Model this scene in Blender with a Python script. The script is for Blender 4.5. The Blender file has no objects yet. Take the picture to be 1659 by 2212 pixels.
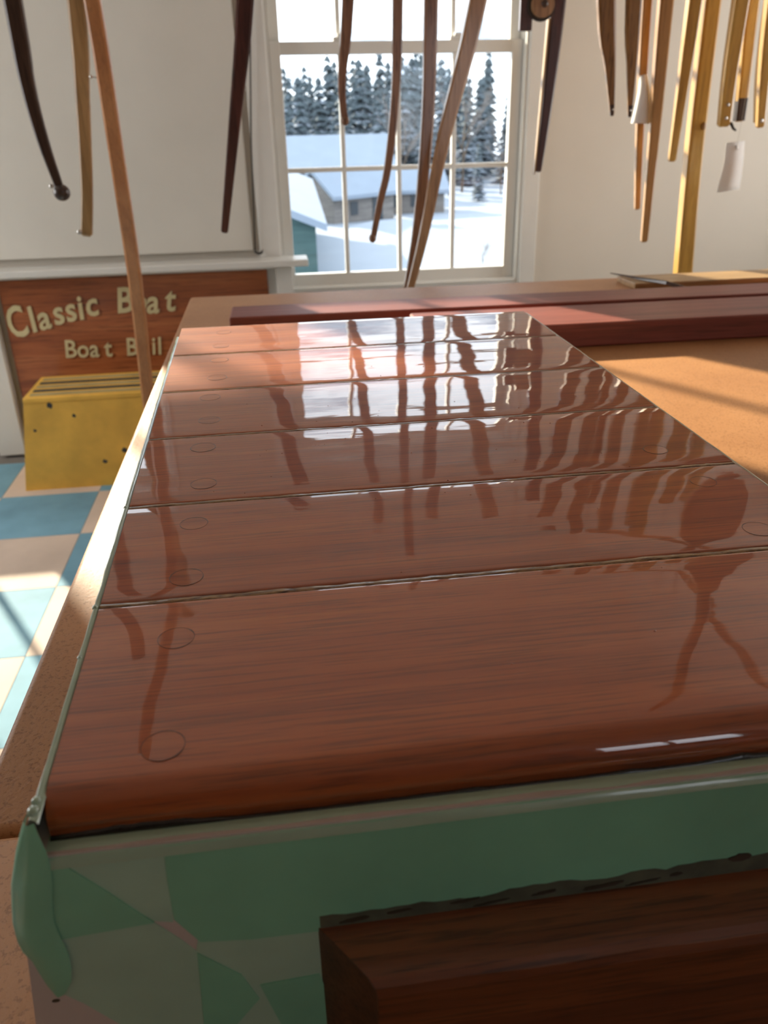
import bpy, bmesh, math, random
from mathutils import Vector, Matrix, noise

random.seed(7)
S = bpy.context.scene
COL = S.collection
PI = math.pi

# ---------------------------------------------------------------- camera
cam_d = bpy.data.cameras.new('camera')
cam = bpy.data.objects.new('camera', cam_d)
COL.objects.link(cam)
cam_d.sensor_fit = 'VERTICAL'
cam_d.sensor_height = 24.0
cam_d.sensor_width = 18.0
cam_d.lens = 1740.0 / 2212.0 * 24.0
cam_d.clip_start = 0.02
cam_d.clip_end = 600
right = Vector((0.99075915, -0.13405786, -0.0206104))
up = Vector((0.07685918, 0.42970976, 0.89969005))
fwd = Vector((0.11175404, 0.89296025, -0.43604246))
m = Matrix((right, up, -fwd)).transposed().to_4x4()
m.translation = (0, 0, 1.25)
cam.matrix_world = m
cam_d.dof.use_dof = True
cam_d.dof.focus_distance = 0.54
cam_d.dof.aperture_fstop = 8.2
S.camera = cam

# ---------------------------------------------------------------- exposure
S.cycles.adaptive_threshold = 0.02
S.cycles.max_bounces = 9
S.view_settings.view_transform = 'Standard'
S.view_settings.look = 'None'
S.view_settings.exposure = 0.2
S.view_settings.gamma = 1.0
S.view_settings.use_curve_mapping = False

# ---------------------------------------------------------------- sky
world = bpy.data.worlds.new('world')
S.world = world
world.use_nodes = True
nt = world.node_tree
nt.nodes.clear()
wo = nt.nodes.new('ShaderNodeOutputWorld')
bg = nt.nodes.new('ShaderNodeBackground')
tc = nt.nodes.new('ShaderNodeTexCoord')
mp = nt.nodes.new('ShaderNodeMapping')
mp.inputs['Scale'].default_value = (1.0, 1.0, 3.6)
mp.inputs['Location'].default_value = (0.35, 0.1, 0.22)
nz = nt.nodes.new('ShaderNodeTexNoise')
nz.inputs['Scale'].default_value = 4.2
nz.inputs['Detail'].default_value = 5
nz.inputs['Roughness'].default_value = 0.55
cr = nt.nodes.new('ShaderNodeValToRGB')
cr.color_ramp.elements[0].position = 0.39
cr.color_ramp.elements[0].color = (0.31, 0.38, 0.47, 1)
cr.color_ramp.elements[1].position = 0.50
cr.color_ramp.elements[1].color = (0.86, 0.92, 1.0, 1)
nt.links.new(tc.outputs['Generated'], mp.inputs['Vector'])
nt.links.new(mp.outputs['Vector'], nz.inputs['Vector'])
nt.links.new(nz.outputs['Fac'], cr.inputs['Fac'])
nt.links.new(cr.outputs['Color'], bg.inputs['Color'])
bg.inputs['Strength'].default_value = 3.2
nt.links.new(bg.outputs['Background'], wo.inputs['Surface'])

# ---------------------------------------------------------------- sun (low winter sun from beyond the window wall, to the left)
SUN_AZ, SUN_EL = math.radians(30), math.radians(21)
sun_dir = Vector((math.sin(SUN_AZ) * math.cos(SUN_EL), -math.cos(SUN_AZ) * math.cos(SUN_EL), -math.sin(SUN_EL)))
sd = bpy.data.lights.new('sun', 'SUN')
sd.energy = 13.5
sd.angle = math.radians(0.9)
sd.color = (1.0, 0.86, 0.66)
sun = bpy.data.objects.new('sun', sd)
COL.objects.link(sun)
sun.rotation_euler = sun_dir.to_track_quat('-Z', 'Y').to_euler()
sun.location = (-8, 14, 8)


def area_light(name, loc, direction, sx, sy, power, color):
    d = bpy.data.lights.new(name, 'AREA')
    d.shape = 'RECTANGLE'
    d.size, d.size_y = sx, sy
    d.energy = power
    d.color = color
    o = bpy.data.objects.new(name, d)
    COL.objects.link(o)
    o.location = loc
    o.rotation_euler = Vector(direction).to_track_quat('-Z', 'Z').to_euler()
    return o


# added fill lamps in the openings of unseen side and rear windows (see added_window_4 .. added_window_6)
area_light('fill_lamp_right', (2.66, 2.45, 1.45), (-1, 0, 0), 1.3, 1.3, 11, (1.0, 0.86, 0.68))
area_light('fill_lamp_left', (-2.76, 2.35, 1.45), (1, 0, 0), 1.3, 1.3, 23, (1.0, 0.95, 0.88))
area_light('fill_lamp_rear', (2.0, -4.06, 1.5), (0, 1, 0), 0.9, 1.3, 2.2, (0.92, 0.95, 1.0))

# ================================================================= helpers


def new_mat(name):
    mt = bpy.data.materials.new(name)
    mt.use_nodes = True
    t = mt.node_tree
    t.nodes.clear()
    out = t.nodes.new('ShaderNodeOutputMaterial')
    b = t.nodes.new('ShaderNodeBsdfPrincipled')
    t.links.new(b.outputs[0], out.inputs[0])
    return mt, t, b


def rgba(c):
    return (c[0], c[1], c[2], 1.0)


def ramp(t, fac, stops):
    r = t.nodes.new('ShaderNodeValToRGB')
    e = r.color_ramp.elements
    while len(e) < len(stops):
        e.new(0.5)
    for i, (p, c) in enumerate(stops):
        e[i].position = p
        e[i].color = rgba(c)
    t.links.new(fac, r.inputs['Fac'])
    return r.outputs['Color']


def coords(t, scale=(1, 1, 1), rand=0.0):
    tcn = t.nodes.new('ShaderNodeTexCoord')
    mpn = t.nodes.new('ShaderNodeMapping')
    mpn.inputs['Scale'].default_value = scale
    t.links.new(tcn.outputs['Object'], mpn.inputs['Vector'])
    v = mpn.outputs['Vector']
    if rand:
        oi = t.nodes.new('ShaderNodeObjectInfo')
        mu = t.nodes.new('ShaderNodeMath')
        mu.operation = 'MULTIPLY'
        mu.inputs[1].default_value = rand
        t.links.new(oi.outputs['Random'], mu.inputs[0])
        va = t.nodes.new('ShaderNodeVectorMath')
        va.operation = 'ADD'
        t.links.new(v, va.inputs[0])
        t.links.new(mu.outputs[0], va.inputs[1])
        v = va.outputs[0]
    return v


def noise_tex(t, vec, scale, detail=4, rough=0.55, dist=0.0):
    n = t.nodes.new('ShaderNodeTexNoise')
    n.inputs['Scale'].default_value = scale
    n.inputs['Detail'].default_value = detail
    n.inputs['Roughness'].default_value = rough
    n.inputs['Distortion'].default_value = dist
    t.links.new(vec, n.inputs['Vector'])
    return n.outputs['Fac']


def bump(t, h, strength, dist, prev=None):
    b = t.nodes.new('ShaderNodeBump')
    b.inputs['Strength'].default_value = strength
    b.inputs['Distance'].default_value = dist
    t.links.new(h, b.inputs['Height'])
    if prev is not None:
        t.links.new(prev, b.inputs['Normal'])
    return b.outputs['Normal']


def mixc(t, fac, a, b, mode='MIX'):
    mx = t.nodes.new('ShaderNodeMix')
    mx.data_type = 'RGBA'
    mx.blend_type = mode
    for sock, v in ((mx.inputs['Factor'], fac), (mx.inputs['A'] if False else mx.inputs[6], a), (mx.inputs[7], b)):
        if isinstance(v, (int, float)):
            sock.default_value = v
        elif isinstance(v, tuple):
            sock.default_value = rgba(v)
        else:
            t.links.new(v, sock)
    return mx.outputs[2]


def plain(name, c, rough=0.6, var=0.06, scale=8.0, metal=0.0, coat=0.0, bmp=0.0, spec=0.5, sub=0):
    mt, t, b = new_mat(name)
    v = coords(t, rand=3.0)
    n = noise_tex(t, v, scale, 5)
    lo = tuple(max(0, x * (1 - var)) for x in c)
    hi = tuple(min(1, x * (1 + var)) for x in c)
    t.links.new(ramp(t, n, [(0.3, lo), (0.7, hi)]), b.inputs['Base Color'])
    b.inputs['Roughness'].default_value = rough
    b.inputs['Metallic'].default_value = metal
    b.inputs['Coat Weight'].default_value = coat
    b.inputs['Coat Roughness'].default_value = 0.08
    b.inputs['Specular IOR Level'].default_value = spec
    if bmp:
        t.links.new(bump(t, noise_tex(t, v, scale * 12, 3), 0.4, bmp), b.inputs['Normal'])
    return mt


def wood(name, dark, mid, light, grain=(1.2, 26, 26), rough=0.5, coat=0.0, coat_rough=0.05, bmp=0.0003, wavy=0.0, rand=5.0, streak=0.55, coat_ior=1.5, pore=None):
    """grain runs along the axis with the small scale"""
    mt, t, b = new_mat(name)
    v = coords(t, grain, rand)
    n1 = noise_tex(t, v, 1.0, 6, 0.6, 0.35)
    fine = coords(t, pore or tuple(g * 5.5 for g in grain), rand)
    n2 = noise_tex(t, fine, 1.0, 3, 0.7)
    c = ramp(t, n1, [(0.28, dark), (0.5, mid), (0.72, light)])
    pores = ramp(t, n2, [(0.36, (1 - streak,) * 3), (0.50, (1, 1, 1))])
    c = mixc(t, 1.0, c, pores, 'MULTIPLY')
    t.links.new(c, b.inputs['Base Color'])
    b.inputs['Roughness'].default_value = rough
    b.inputs['Coat Weight'].default_value = coat
    b.inputs['Coat Roughness'].default_value = coat_rough
    b.inputs['Coat IOR'].default_value = coat_ior
    nrm = None
    if wavy:
        wv = coords(t, (7, 15, 12), 0.0)
        nrm = bump(t, noise_tex(t, wv, 1.0, 2, 0.4), 1.0, wavy)
        wv2 = coords(t, (22, 80, 60), 0.0)
        nrm = bump(t, noise_tex(t, wv2, 1.0, 2, 0.5), 1.0, wavy * 0.05, nrm)
        t.links.new(nrm, b.inputs['Coat Normal'])
    if bmp:
        t.links.new(bump(t, n2, 0.5, bmp, nrm), b.inputs['Normal'])
    return mt


class MB:
    """collects geometry for one mesh object"""

    def __init__(self):
        self.v, self.f = [], []

    def add(self, vs, fs):
        o = len(self.v)
        self.v += [tuple(p) for p in vs]
        self.f += [tuple(i + o for i in q) for q in fs]
        return self

    def box(self, x0, x1, y0, y1, z0, z1):
        vs = [(x, y, z) for z in (z0, z1) for y in (y0, y1) for x in (x0, x1)]
        return self.add(vs, [(0, 2, 3, 1), (4, 5, 7, 6), (0, 1, 5, 4), (1, 3, 7, 5), (3, 2, 6, 7), (2, 0, 4, 6)])

    def cbox(self, x0, x1, y0, y1, z0, z1, c):
        """box with every edge chamfered by c"""
        bm = bmesh.new()
        bmesh.ops.create_cube(bm, size=1.0)
        bmesh.ops.scale(bm, vec=(x1 - x0, y1 - y0, z1 - z0), verts=bm.verts)
        bmesh.ops.translate(bm, vec=((x0 + x1) / 2, (y0 + y1) / 2, (z0 + z1) / 2), verts=bm.verts)
        bmesh.ops.bevel(bm, geom=bm.edges[:] + bm.verts[:], offset=c, segments=2, profile=0.5, affect='EDGES')
        bm.verts.index_update()
        self.add([p.co[:] for p in bm.verts], [[q.index for q in fc.verts] for fc in bm.faces])
        bm.free()
        return self

    def prism(self, poly, p0, p1, axis='Y'):
        """poly: 2-D outline; extruded from p0 to p1 along an axis"""
        n = len(poly)

        def pt(a, b, d):
            return {'Y': (a, d, b), 'Z': (a, b, d), 'X': (d, a, b)}[axis]
        vs = [pt(a, b, p0) for a, b in poly] + [pt(a, b, p1) for a, b in poly]
        fs = [tuple(range(n)), tuple(range(2 * n - 1, n - 1, -1))]
        fs += [(i, (i + 1) % n + 0, (i + 1) % n + n, i + n)[::-1] for i in range(n)]
        return self.add(vs, fs)

    def sweep(self, pts, ws, ds=None, sides=8, square=True, hint=(0, 1, 0), cap=True):
        """bar along a path; ws widths, ds depths at each point; square gives a chamfered bar"""
        pts = [Vector(p) for p in pts]
        ds = ds or ws
        n = len(pts)
        if square:
            k = 0.72
            sec = [(1, -k), (1, k), (k, 1), (-k, 1), (-1, k), (-1, -k), (-k, -1), (k, -1)]
        else:
            sec = [(math.cos(2 * PI * i / sides), math.sin(2 * PI * i / sides)) for i in range(sides)]
        s = len(sec)
        vs, fs = [], []
        for i, p in enumerate(pts):
            tg = (pts[min(i + 1, n - 1)] - pts[max(i - 1, 0)]).normalized()
            h = Vector(hint)
            a = tg.cross(h)
            if a.length < 1e-4:
                a = tg.cross(Vector((1, 0, 0)))
            a.normalize()
            b2 = a.cross(tg).normalized()
            for (u, w) in sec:
                vs.append(p + a * (u * ws[i] / 2) + b2 * (w * ds[i] / 2))
        for i in range(n - 1):
            for j in range(s):
                fs.append((i * s + j, i * s + (j + 1) % s, (i + 1) * s + (j + 1) % s, (i + 1) * s + j))
        if cap:
            fs.append(tuple(range(s - 1, -1, -1)))
            fs.append(tuple((n - 1) * s + j for j in range(s)))
        return self.add(vs, fs)

    def ball(self, c, r, seg=12, ring=8, sc=(1, 1, 1)):
        vs = [(c[0], c[1], c[2] - r * sc[2])]
        for i in range(1, ring):
            a = -PI / 2 + PI * i / ring
            for j in range(seg):
                b = 2 * PI * j / seg
                vs.append((c[0] + r * sc[0] * math.cos(a) * math.cos(b), c[1] + r * sc[1] * math.cos(a) * math.sin(b), c[2] + r * sc[2] * math.sin(a)))
        vs.append((c[0], c[1], c[2] + r * sc[2]))
        fs = [(0, 1 + (j + 1) % seg, 1 + j) for j in range(seg)]
        for i in range(ring - 2):
            for j in range(seg):
                fs.append((1 + i * seg + j, 1 + i * seg + (j + 1) % seg, 1 + (i + 1) * seg + (j + 1) % seg, 1 + (i + 1) * seg + j))
        l = len(vs) - 1
        fs += [(l, 1 + (ring - 2) * seg + j, 1 + (ring - 2) * seg + (j + 1) % seg) for j in range(seg)]
        return self.add(vs, fs)

    def build(self, name, mat, parent=None, smooth=False):
        me = bpy.data.meshes.new(name)
        me.from_pydata(self.v, [], self.f)
        bm = bmesh.new()
        bm.from_mesh(me)
        bmesh.ops.recalc_face_normals(bm, faces=bm.faces)
        bm.to_mesh(me)
        bm.free()
        if mat:
            me.materials.append(mat)
        if smooth:
            for p in me.polygons:
                p.use_smooth = True
        o = bpy.data.objects.new(name, me)
        COL.objects.link(o)
        if parent is not None:
            o.parent = parent
        return o


def tag(o, label=None, cat=None, group=None, kind=None):
    if label:
        o['label'] = label
    if cat:
        o['category'] = cat
    if group:
        o['group'] = group
    if kind:
        o['kind'] = kind
    return o


def empty(name, loc=(0, 0, 0)):
    o = bpy.data.objects.new(name, None)
    o.empty_display_size = 0.05
    COL.objects.link(o)
    o.location = loc
    return o


def thing(name, label, cat, loc=(0, 0, 0), group=None):
    return tag(empty(name, loc), label, cat, group)


def shared(name, mesh, loc, parent=None, rot=(0, 0, 0)):
    o = bpy.data.objects.new(name, mesh)
    COL.objects.link(o)
    o.location = loc
    o.rotation_euler = rot
    if parent is not None:
        o.parent = parent
    return o


# ================================================================= materials
M = {}
M['wall'] = plain('painted_wall', (0.70, 0.65, 0.57), 0.75, 0.03, 3.0, bmp=0.0004)
M['dim_wall'] = wood('dimmed_unseen_wall', (0.07, 0.045, 0.028), (0.11, 0.07, 0.045), (0.15, 0.10, 0.065), (8, 8, 0.6), 0.6)  # unseen wall behind the camera, darkened to cut bounce onto front faces
M['ceiling'] = plain('painted_ceiling', (0.66, 0.57, 0.49), 0.8, 0.03, 2.0)
M['trim'] = plain('white_trim_paint', (0.76, 0.76, 0.73), 0.35, 0.03, 6.0)
M['shade'] = plain('white_board', (0.70, 0.68, 0.62), 0.6, 0.03, 4.0)
M['dark_cord'] = plain('dark_cord', (0.05, 0.045, 0.04), 0.7)
M['string'] = plain('string', (0.55, 0.50, 0.42), 0.8)
M['steel'] = plain('steel', (0.62, 0.60, 0.57), 0.25, 0.05, 20, metal=1.0)
M['brass'] = plain('brass', (0.65, 0.48, 0.22), 0.3, 0.05, 20, metal=1.0)
M['tile_blue'] = plain('tile_blue', (0.19, 0.38, 0.50), 0.7, 0.16, 5.0, spec=0.2)
M['tile_beige'] = plain('tile_beige', (0.66, 0.54, 0.45), 0.7, 0.10, 5.0, spec=0.2)
M['grout'] = plain('subfloor', (0.22, 0.20, 0.18), 0.8)
M['yellow'] = plain('yellow_paint', (0.84, 0.50, 0.085), 0.6, 0.14, 9.0, bmp=0.0004)
M['grip'] = plain('black_grip_tape', (0.055, 0.055, 0.055), 0.85, 0.2, 40)
M['scuff'] = plain('scuffed_tread', (0.45, 0.36, 0.18), 0.7, 0.2, 14)
M['gold'] = plain('cream_gold_letter', (0.66, 0.58, 0.33), 0.5, 0.08, 20)
M['white_paint'] = plain('white_boat_paint', (0.62, 0.54, 0.50), 0.4, 0.04, 8)
M['tape_olive'] = plain('single_layer_tape', (0.42, 0.62, 0.48), 0.5, 0.08, 18, coat=0.15, bmp=0.0002)
M['tape_dark'] = plain('double_layer_tape', (0.24, 0.56, 0.38), 0.45, 0.10, 14, coat=0.2, bmp=0.0002)
M['tape_light'] = plain('stretched_tape', (0.42, 0.56, 0.42), 0.28, 0.08, 18, coat=0.6, bmp=0.0002)
M['tape_pale'] = plain('pale_tape_edge', (0.55, 0.46, 0.30), 0.3, 0.1, 18, coat=0.5)
M['tape_wet'] = plain('varnish_wet_tape', (0.36, 0.50, 0.38), 0.15, 0.08, 18, coat=1.0, bmp=0.0002)
M['bedding'] = plain('black_bedding', (0.012, 0.009, 0.007), 0.25, 0.3, 60, coat=0.5, bmp=0.001)
M['stain'] = plain('varnish_stain', (0.04, 0.03, 0.018), 0.35, 0.4, 50, coat=0.4)
M['grime'] = plain('grimy_tape', (0.10, 0.11, 0.075), 0.5, 0.35, 60, coat=0.2)
M['paper'] = plain('white_paper', (0.90, 0.89, 0.87), 0.7, 0.03, 10)
M['ink'] = plain('grey_ink', (0.45, 0.45, 0.46), 0.7)

VARN = dict(rough=0.55, coat=1.0, coat_rough=0.012, bmp=0.00012, wavy=0.0009, coat_ior=1.7, pore=(16, 620, 300))
M['varnish'] = wood('varnished_mahogany', (0.25, 0.042, 0.005), (0.43, 0.087, 0.011), (0.55, 0.138, 0.021), (1.5, 34, 30), **VARN, rand=6.0, streak=0.42)
M['plug'] = wood('varnished_wood_plug', (0.26, 0.046, 0.008), (0.43, 0.095, 0.015), (0.53, 0.14, 0.026), (6, 90, 30), **VARN, rand=9.0, streak=0.35)
M['plug_rim'] = plain('plug_rim', (0.10, 0.026, 0.008), 0.3, 0.4, 300, coat=1.0)
M['rail'] = wood('rub_rail_mahogany', (0.075, 0.018, 0.006), (0.16, 0.040, 0.011), (0.25, 0.075, 0.022), (3, 60, 60), 0.45, 0.7, 0.12, 0.0003, rand=4.0)
M['rail_end'] = wood('rub_rail_end_grain', (0.05, 0.02, 0.008), (0.09, 0.035, 0.014), (0.12, 0.05, 0.02), (40, 90, 90), 0.6, 0.2, 0.2, 0.0003)
M['red_board'] = wood('dusty_red_board', (0.16, 0.034, 0.022), (0.26, 0.062, 0.042), (0.35, 0.095, 0.064), (1.5, 40, 40), 0.55, 0.10, 0.3, 0.0002, streak=0.3)
M['tan_board'] = wood('tan_board', (0.30, 0.18, 0.08), (0.42, 0.26, 0.12), (0.52, 0.34, 0.17), (1.5, 40, 40), 0.5, 0.1, 0.2, 0.0002, streak=0.3)
M['sign_wood'] = wood('sign_mahogany', (0.22, 0.055, 0.018), (0.38, 0.110, 0.034), (0.50, 0.165, 0.055), (1.0, 30, 22), 0.4, 0.5, 0.15, 0.0002, streak=0.45)
M['trunk'] = plain('bark', (0.10, 0.075, 0.055), 0.9, 0.3, 4)
V = (26, 26, 1.6)
M['b_dark'] = wood('dark_walnut_batten', (0.030, 0.015, 0.009), (0.055, 0.028, 0.018), (0.085, 0.045, 0.030), V, 0.35, 0.5, 0.15)
M['b_tan'] = wood('tan_ash_batten', (0.34, 0.20, 0.08), (0.46, 0.29, 0.13), (0.58, 0.39, 0.20), V, 0.4, 0.3, 0.2, streak=0.25)
M['b_orange'] = wood('orange_pine_batten', (0.44, 0.165, 0.050), (0.55, 0.23, 0.078), (0.63, 0.29, 0.11), V, 0.4, 0.3, 0.2, streak=0.15)
M['b_red'] = wood('dark_red_batten', (0.040, 0.010, 0.007), (0.070, 0.019, 0.014), (0.105, 0.030, 0.022), V, 0.35, 0.6, 0.12)
M['b_brown'] = wood('brown_batten', (0.21, 0.100, 0.056), (0.32, 0.165, 0.095), (0.42, 0.23, 0.14), V, 0.4, 0.5, 0.15)
M['b_light'] = wood('light_brown_batten', (0.34, 0.185, 0.090), (0.47, 0.27, 0.14), (0.58, 0.36, 0.20), V, 0.4, 0.5, 0.15, streak=0.3)
M['b_honey'] = wood('honey_batten', (0.34, 0.165, 0.05), (0.46, 0.24, 0.08), (0.56, 0.31, 0.12), V, 0.4, 0.4, 0.15, streak=0.25)
M['b_yellow'] = wood('yellow_pine_batten', (0.42, 0.22, 0.035), (0.56, 0.32, 0.06), (0.68, 0.42, 0.10), V, 0.4, 0.4, 0.15, streak=0.25)
M['b_amber'] = wood('amber_batten', (0.19, 0.088, 0.024), (0.29, 0.145, 0.043), (0.38, 0.20, 0.07), V, 0.4, 0.4, 0.15)

# hardboard bench top
mt, t, b = new_mat('brown_hardboard')
v = coords(t, rand=0.0)
c1 = ramp(t, noise_tex(t, v, 5, 5), [(0.3, (0.40, 0.185, 0.075)), (0.7, (0.52, 0.26, 0.11))])
sp = ramp(t, noise_tex(t, v, 420, 2), [(0.33, (0.70, 0.66, 0.62)), (0.46, (1, 1, 1))])
t.links.new(mixc(t, 1.0, c1, sp, 'MULTIPLY'), b.inputs['Base Color'])
b.inputs['Roughness'].default_value = 0.55
b.inputs['Specular IOR Level'].default_value = 0.35
b.inputs['Coat Weight'].default_value = 0.06
b.inputs['Coat Roughness'].default_value = 0.3
t.links.new(bump(t, noise_tex(t, v, 260, 3), 0.5, 0.0008), b.inputs['Normal'])
M['bench'] = mt
M['bench_leg'] = wood('bench_leg_pine', (0.25, 0.14, 0.06), (0.34, 0.20, 0.09), (0.42, 0.26, 0.12), V, 0.6)

# caulking in the plank seams
mt, t, b = new_mat('seam_compound')
v = coords(t, (90, 700, 200))
t.links.new(ramp(t, noise_tex(t, v, 1.0, 4, 0.7), [(0.34, (0.03, 0.012, 0.004)), (0.46, (0.20, 0.10, 0.035)), (0.62, (0.46, 0.29, 0.12))]), b.inputs['Base Color'])
b.inputs['Roughness'].default_value = 0.3
b.inputs['Coat Weight'].default_value = 1.0
b.inputs['Coat Roughness'].default_value = 0.05
t.links.new(bump(t, noise_tex(t, v, 1.0, 3), 1.0, 0.0008), b.inputs['Normal'])
M['seam'] = mt

# window glass: see-through with a fresnel reflection
mt = bpy.data.materials.new('window_glass')
mt.use_nodes = True
t = mt.node_tree
t.nodes.clear()
out = t.nodes.new('ShaderNodeOutputMaterial')
mx = t.nodes.new('ShaderNodeMixShader')
tr = t.nodes.new('ShaderNodeBsdfTransparent')
tr.inputs['Color'].default_value = (0.95, 0.965, 0.96, 1)
gl = t.nodes.new('ShaderNodeBsdfGlossy')
gl.inputs['Roughness'].default_value = 0.02
fr = t.nodes.new('ShaderNodeFresnel')
fr.inputs['IOR'].default_value = 1.3
t.links.new(fr.outputs[0], mx.inputs[0])
t.links.new(tr.outputs[0], mx.inputs[1])
t.links.new(gl.outputs[0], mx.inputs[2])
t.links.new(mx.outputs[0], out.inputs[0])
M['glass'] = mt

# outdoors
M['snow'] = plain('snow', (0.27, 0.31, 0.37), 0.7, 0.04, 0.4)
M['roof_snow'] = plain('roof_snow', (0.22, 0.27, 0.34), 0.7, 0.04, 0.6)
M['green_wall'] = wood('green_clapboard', (0.035, 0.075, 0.075), (0.05, 0.10, 0.10), (0.065, 0.125, 0.12), (0.3, 0.3, 7), 0.8, streak=0.2)
M['grey_wall'] = wood('weathered_shingle', (0.13, 0.12, 0.115), (0.19, 0.175, 0.165), (0.25, 0.23, 0.215), (0.5, 0.5, 5), 0.9, streak=0.3)
M['dark_pane'] = plain('dark_window', (0.03, 0.04, 0.05), 0.15)


def snowy(name, dark, light, level):
    mt, t, b = new_mat(name)
    ge = t.nodes.new('ShaderNodeNewGeometry')
    sx = t.nodes.new('ShaderNodeSeparateXYZ')
    t.links.new(ge.outputs['True Normal'], sx.inputs[0])
    ab = t.nodes.new('ShaderNodeMath')
    ab.operation = 'ABSOLUTE'
    t.links.new(sx.outputs['Z'], ab.inputs[0])
    v = coords(t, rand=20)
    n = noise_tex(t, v, 1.1, 4, 0.7)
    mu = t.nodes.new('ShaderNodeMath')
    mu.operation = 'MULTIPLY'
    t.links.new(ab.outputs[0], mu.inputs[0])
    t.links.new(n, mu.inputs[1])
    base = ramp(t, noise_tex(t, v, 2.2, 3), [(0.35, dark), (0.7, light)])
    f = ramp(t, mu.outputs[0], [(level, (0, 0, 0)), (level + 0.10, (1, 1, 1))])
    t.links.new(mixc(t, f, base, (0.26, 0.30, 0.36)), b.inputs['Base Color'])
    b.inputs['Roughness'].default_value = 0.9
    return mt


M['conifer'] = snowy('snow_dusted_needles', (0.050, 0.070, 0.080), (0.10, 0.13, 0.15), 0.36)
M['twig'] = snowy('frosted_twigs', (0.15, 0.13, 0.12), (0.24, 0.21, 0.19), 0.36)
M['dry_leaf'] = snowy('dry_leaves', (0.17, 0.12, 0.08), (0.28, 0.21, 0.14), 0.40)

# ================================================================= setting: room shell
WY = 3.45          # inner face of the window wall
X0, X1, Y0, ZC = -2.7, 2.6, -4.0, 2.6

floor = MB().box(X0 - .1, X1 + .1, Y0 - .1, WY + .1, -.12, -.012).build('floor', M['grout'])
tag(floor, kind='structure')
TS = 0.358
tile_me = {}
for nm in ('tile_blue', 'tile_beige'):
    o = MB().cbox(-TS / 2 + .0006, TS / 2 - .0006, -TS / 2 + .0006, TS / 2 - .0006, -.012, 0, .0008).build('tile_master', M[nm])
    tile_me[nm] = o.data
    bpy.data.objects.remove(o)
gx, gy = -0.730, 2.577
for i in range(-6, 10):
    for j in range(-10, 3):
        x, y = gx + (i + .5) * TS, gy + (j + .5) * TS
        if X0 - .1 < x < X1 + .1 and y < WY - .02 and y > -.6:
            shared('floor_tile', tile_me['tile_blue' if (i + j) % 2 else 'tile_beige'], (x, y, 0), floor)
MB().box(X0, X1, Y0, gy - 9 * TS - .001, -.012, -.0005).build('floor_sheet', M['tile_beige'], floor)

tag(MB().box(X0 - .15, X1 + .15, Y0 - .15, WY + .15, ZC, ZC + .1).build('ceiling', M['ceiling']), kind='structure')


def wall(name, holes, axis, pos0, pos1, a0, a1, mat='wall'):
    """a wall slab with rectangular openings; axis X: runs along X, thickness pos0..pos1 in Y"""
    mb = MB()
    cuts = sorted(set([a0, a1] + [h[0] for h in holes] + [h[1] for h in holes]))
    for p, q in zip(cuts[:-1], cuts[1:]):
        zs = [(0, ZC)]
        for h in holes:
            if h[0] <= p + 1e-6 and h[1] >= q - 1e-6:
                zs = [(0, h[2]), (h[3], ZC)]
        for z0, z1 in zs:
            if axis == 'X':
                mb.box(p, q, pos0, pos1, z0, z1)
            else:
                mb.box(pos0, pos1, p, q, z0, z1)
    return tag(mb.build(name, M[mat]), kind='structure')


W1 = (0.02, 1.045, 0.60, 2.16)       # x0, x1, z0, z1 of the rough openings
W2 = (-1.12, -0.50, 0.80, 2.28)
W3 = (-1.93, -1.37, 0.45, 2.34)
wall('wall_back', [W1, W2, W3], 'X', WY, WY + .13, X0 - .1, X1 + .1)
W4 = (1.80, 3.10, 0.80, 2.10)
W5 = (1.70, 3.00, 0.80, 2.10)
W6 = (1.55, 2.45, 0.85, 2.15)
wall('wall_right', [W4], 'Y', X1, X1 + .13, Y0, WY)
wall('wall_left', [W5], 'Y', X0 - .13, X0, Y0, WY)
wall('wall_front', [W6], 'X', Y0 - .13, Y0, X0 - .1, X1 + .1, 'dim_wall')
tag(MB().box(X0, -1.12, WY - .018, WY, 0, .11).box(1.6, X1, WY - .018, WY, 0, .11).build('baseboard_back', M['trim']), kind='structure')


def sash(win, x0, x1, z0, z1, y, cols, rows, stile=.042, rail_b=.05, rail_t=.04, zrows=None):
    """one sash: stiles and rails, muntins and panes"""
    s = MB()
    s.cbox(x0, x0 + stile, y - .018, y + .018, z0, z1, .003)
    s.cbox(x1 - stile, x1, y - .018, y + .018, z0, z1, .003)
    s.cbox(x0 + stile - .002, x1 - stile + .002, y - .0175, y + .0175, z0, z0 + rail_b, .003)
    s.cbox(x0 + stile - .002, x1 - stile + .002, y - .0175, y + .0175, z1 - rail_t, z1, .003)
    so = s.build('sash', M['trim'], win)
    gx0, gx1, gz0, gz1 = x0 + stile, x1 - stile, z0 + rail_b, z1 - rail_t
    mw = .018
    xs = [gx0 + (gx1 - gx0) * k / cols for k in range(cols + 1)]
    zs = zrows or [gz0 + (gz1 - gz0) * k / rows for k in range(rows + 1)]
    for x in xs[1:-1]:
        MB().cbox(x - mw / 2, x + mw / 2, y - .012, y + .012, gz0 - .003, gz1 + .003, .003).build('muntin', M['trim'], so)
    for z in zs[1:-1]:
        MB().cbox(gx0 - .003, gx1 + .003, y - .0115, y + .0115, z - mw / 2, z + mw / 2, .003).build('muntin', M['trim'], so)
    for a, b2 in zip(xs[:-1], xs[1:]):
        for c, d in zip(zs[:-1], zs[1:]):
            MB().box(a + .001, b2 - .001, y - .0015, y + .0015, c + .001, d - .001).build('pane', M['glass'], so)
    return so


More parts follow.
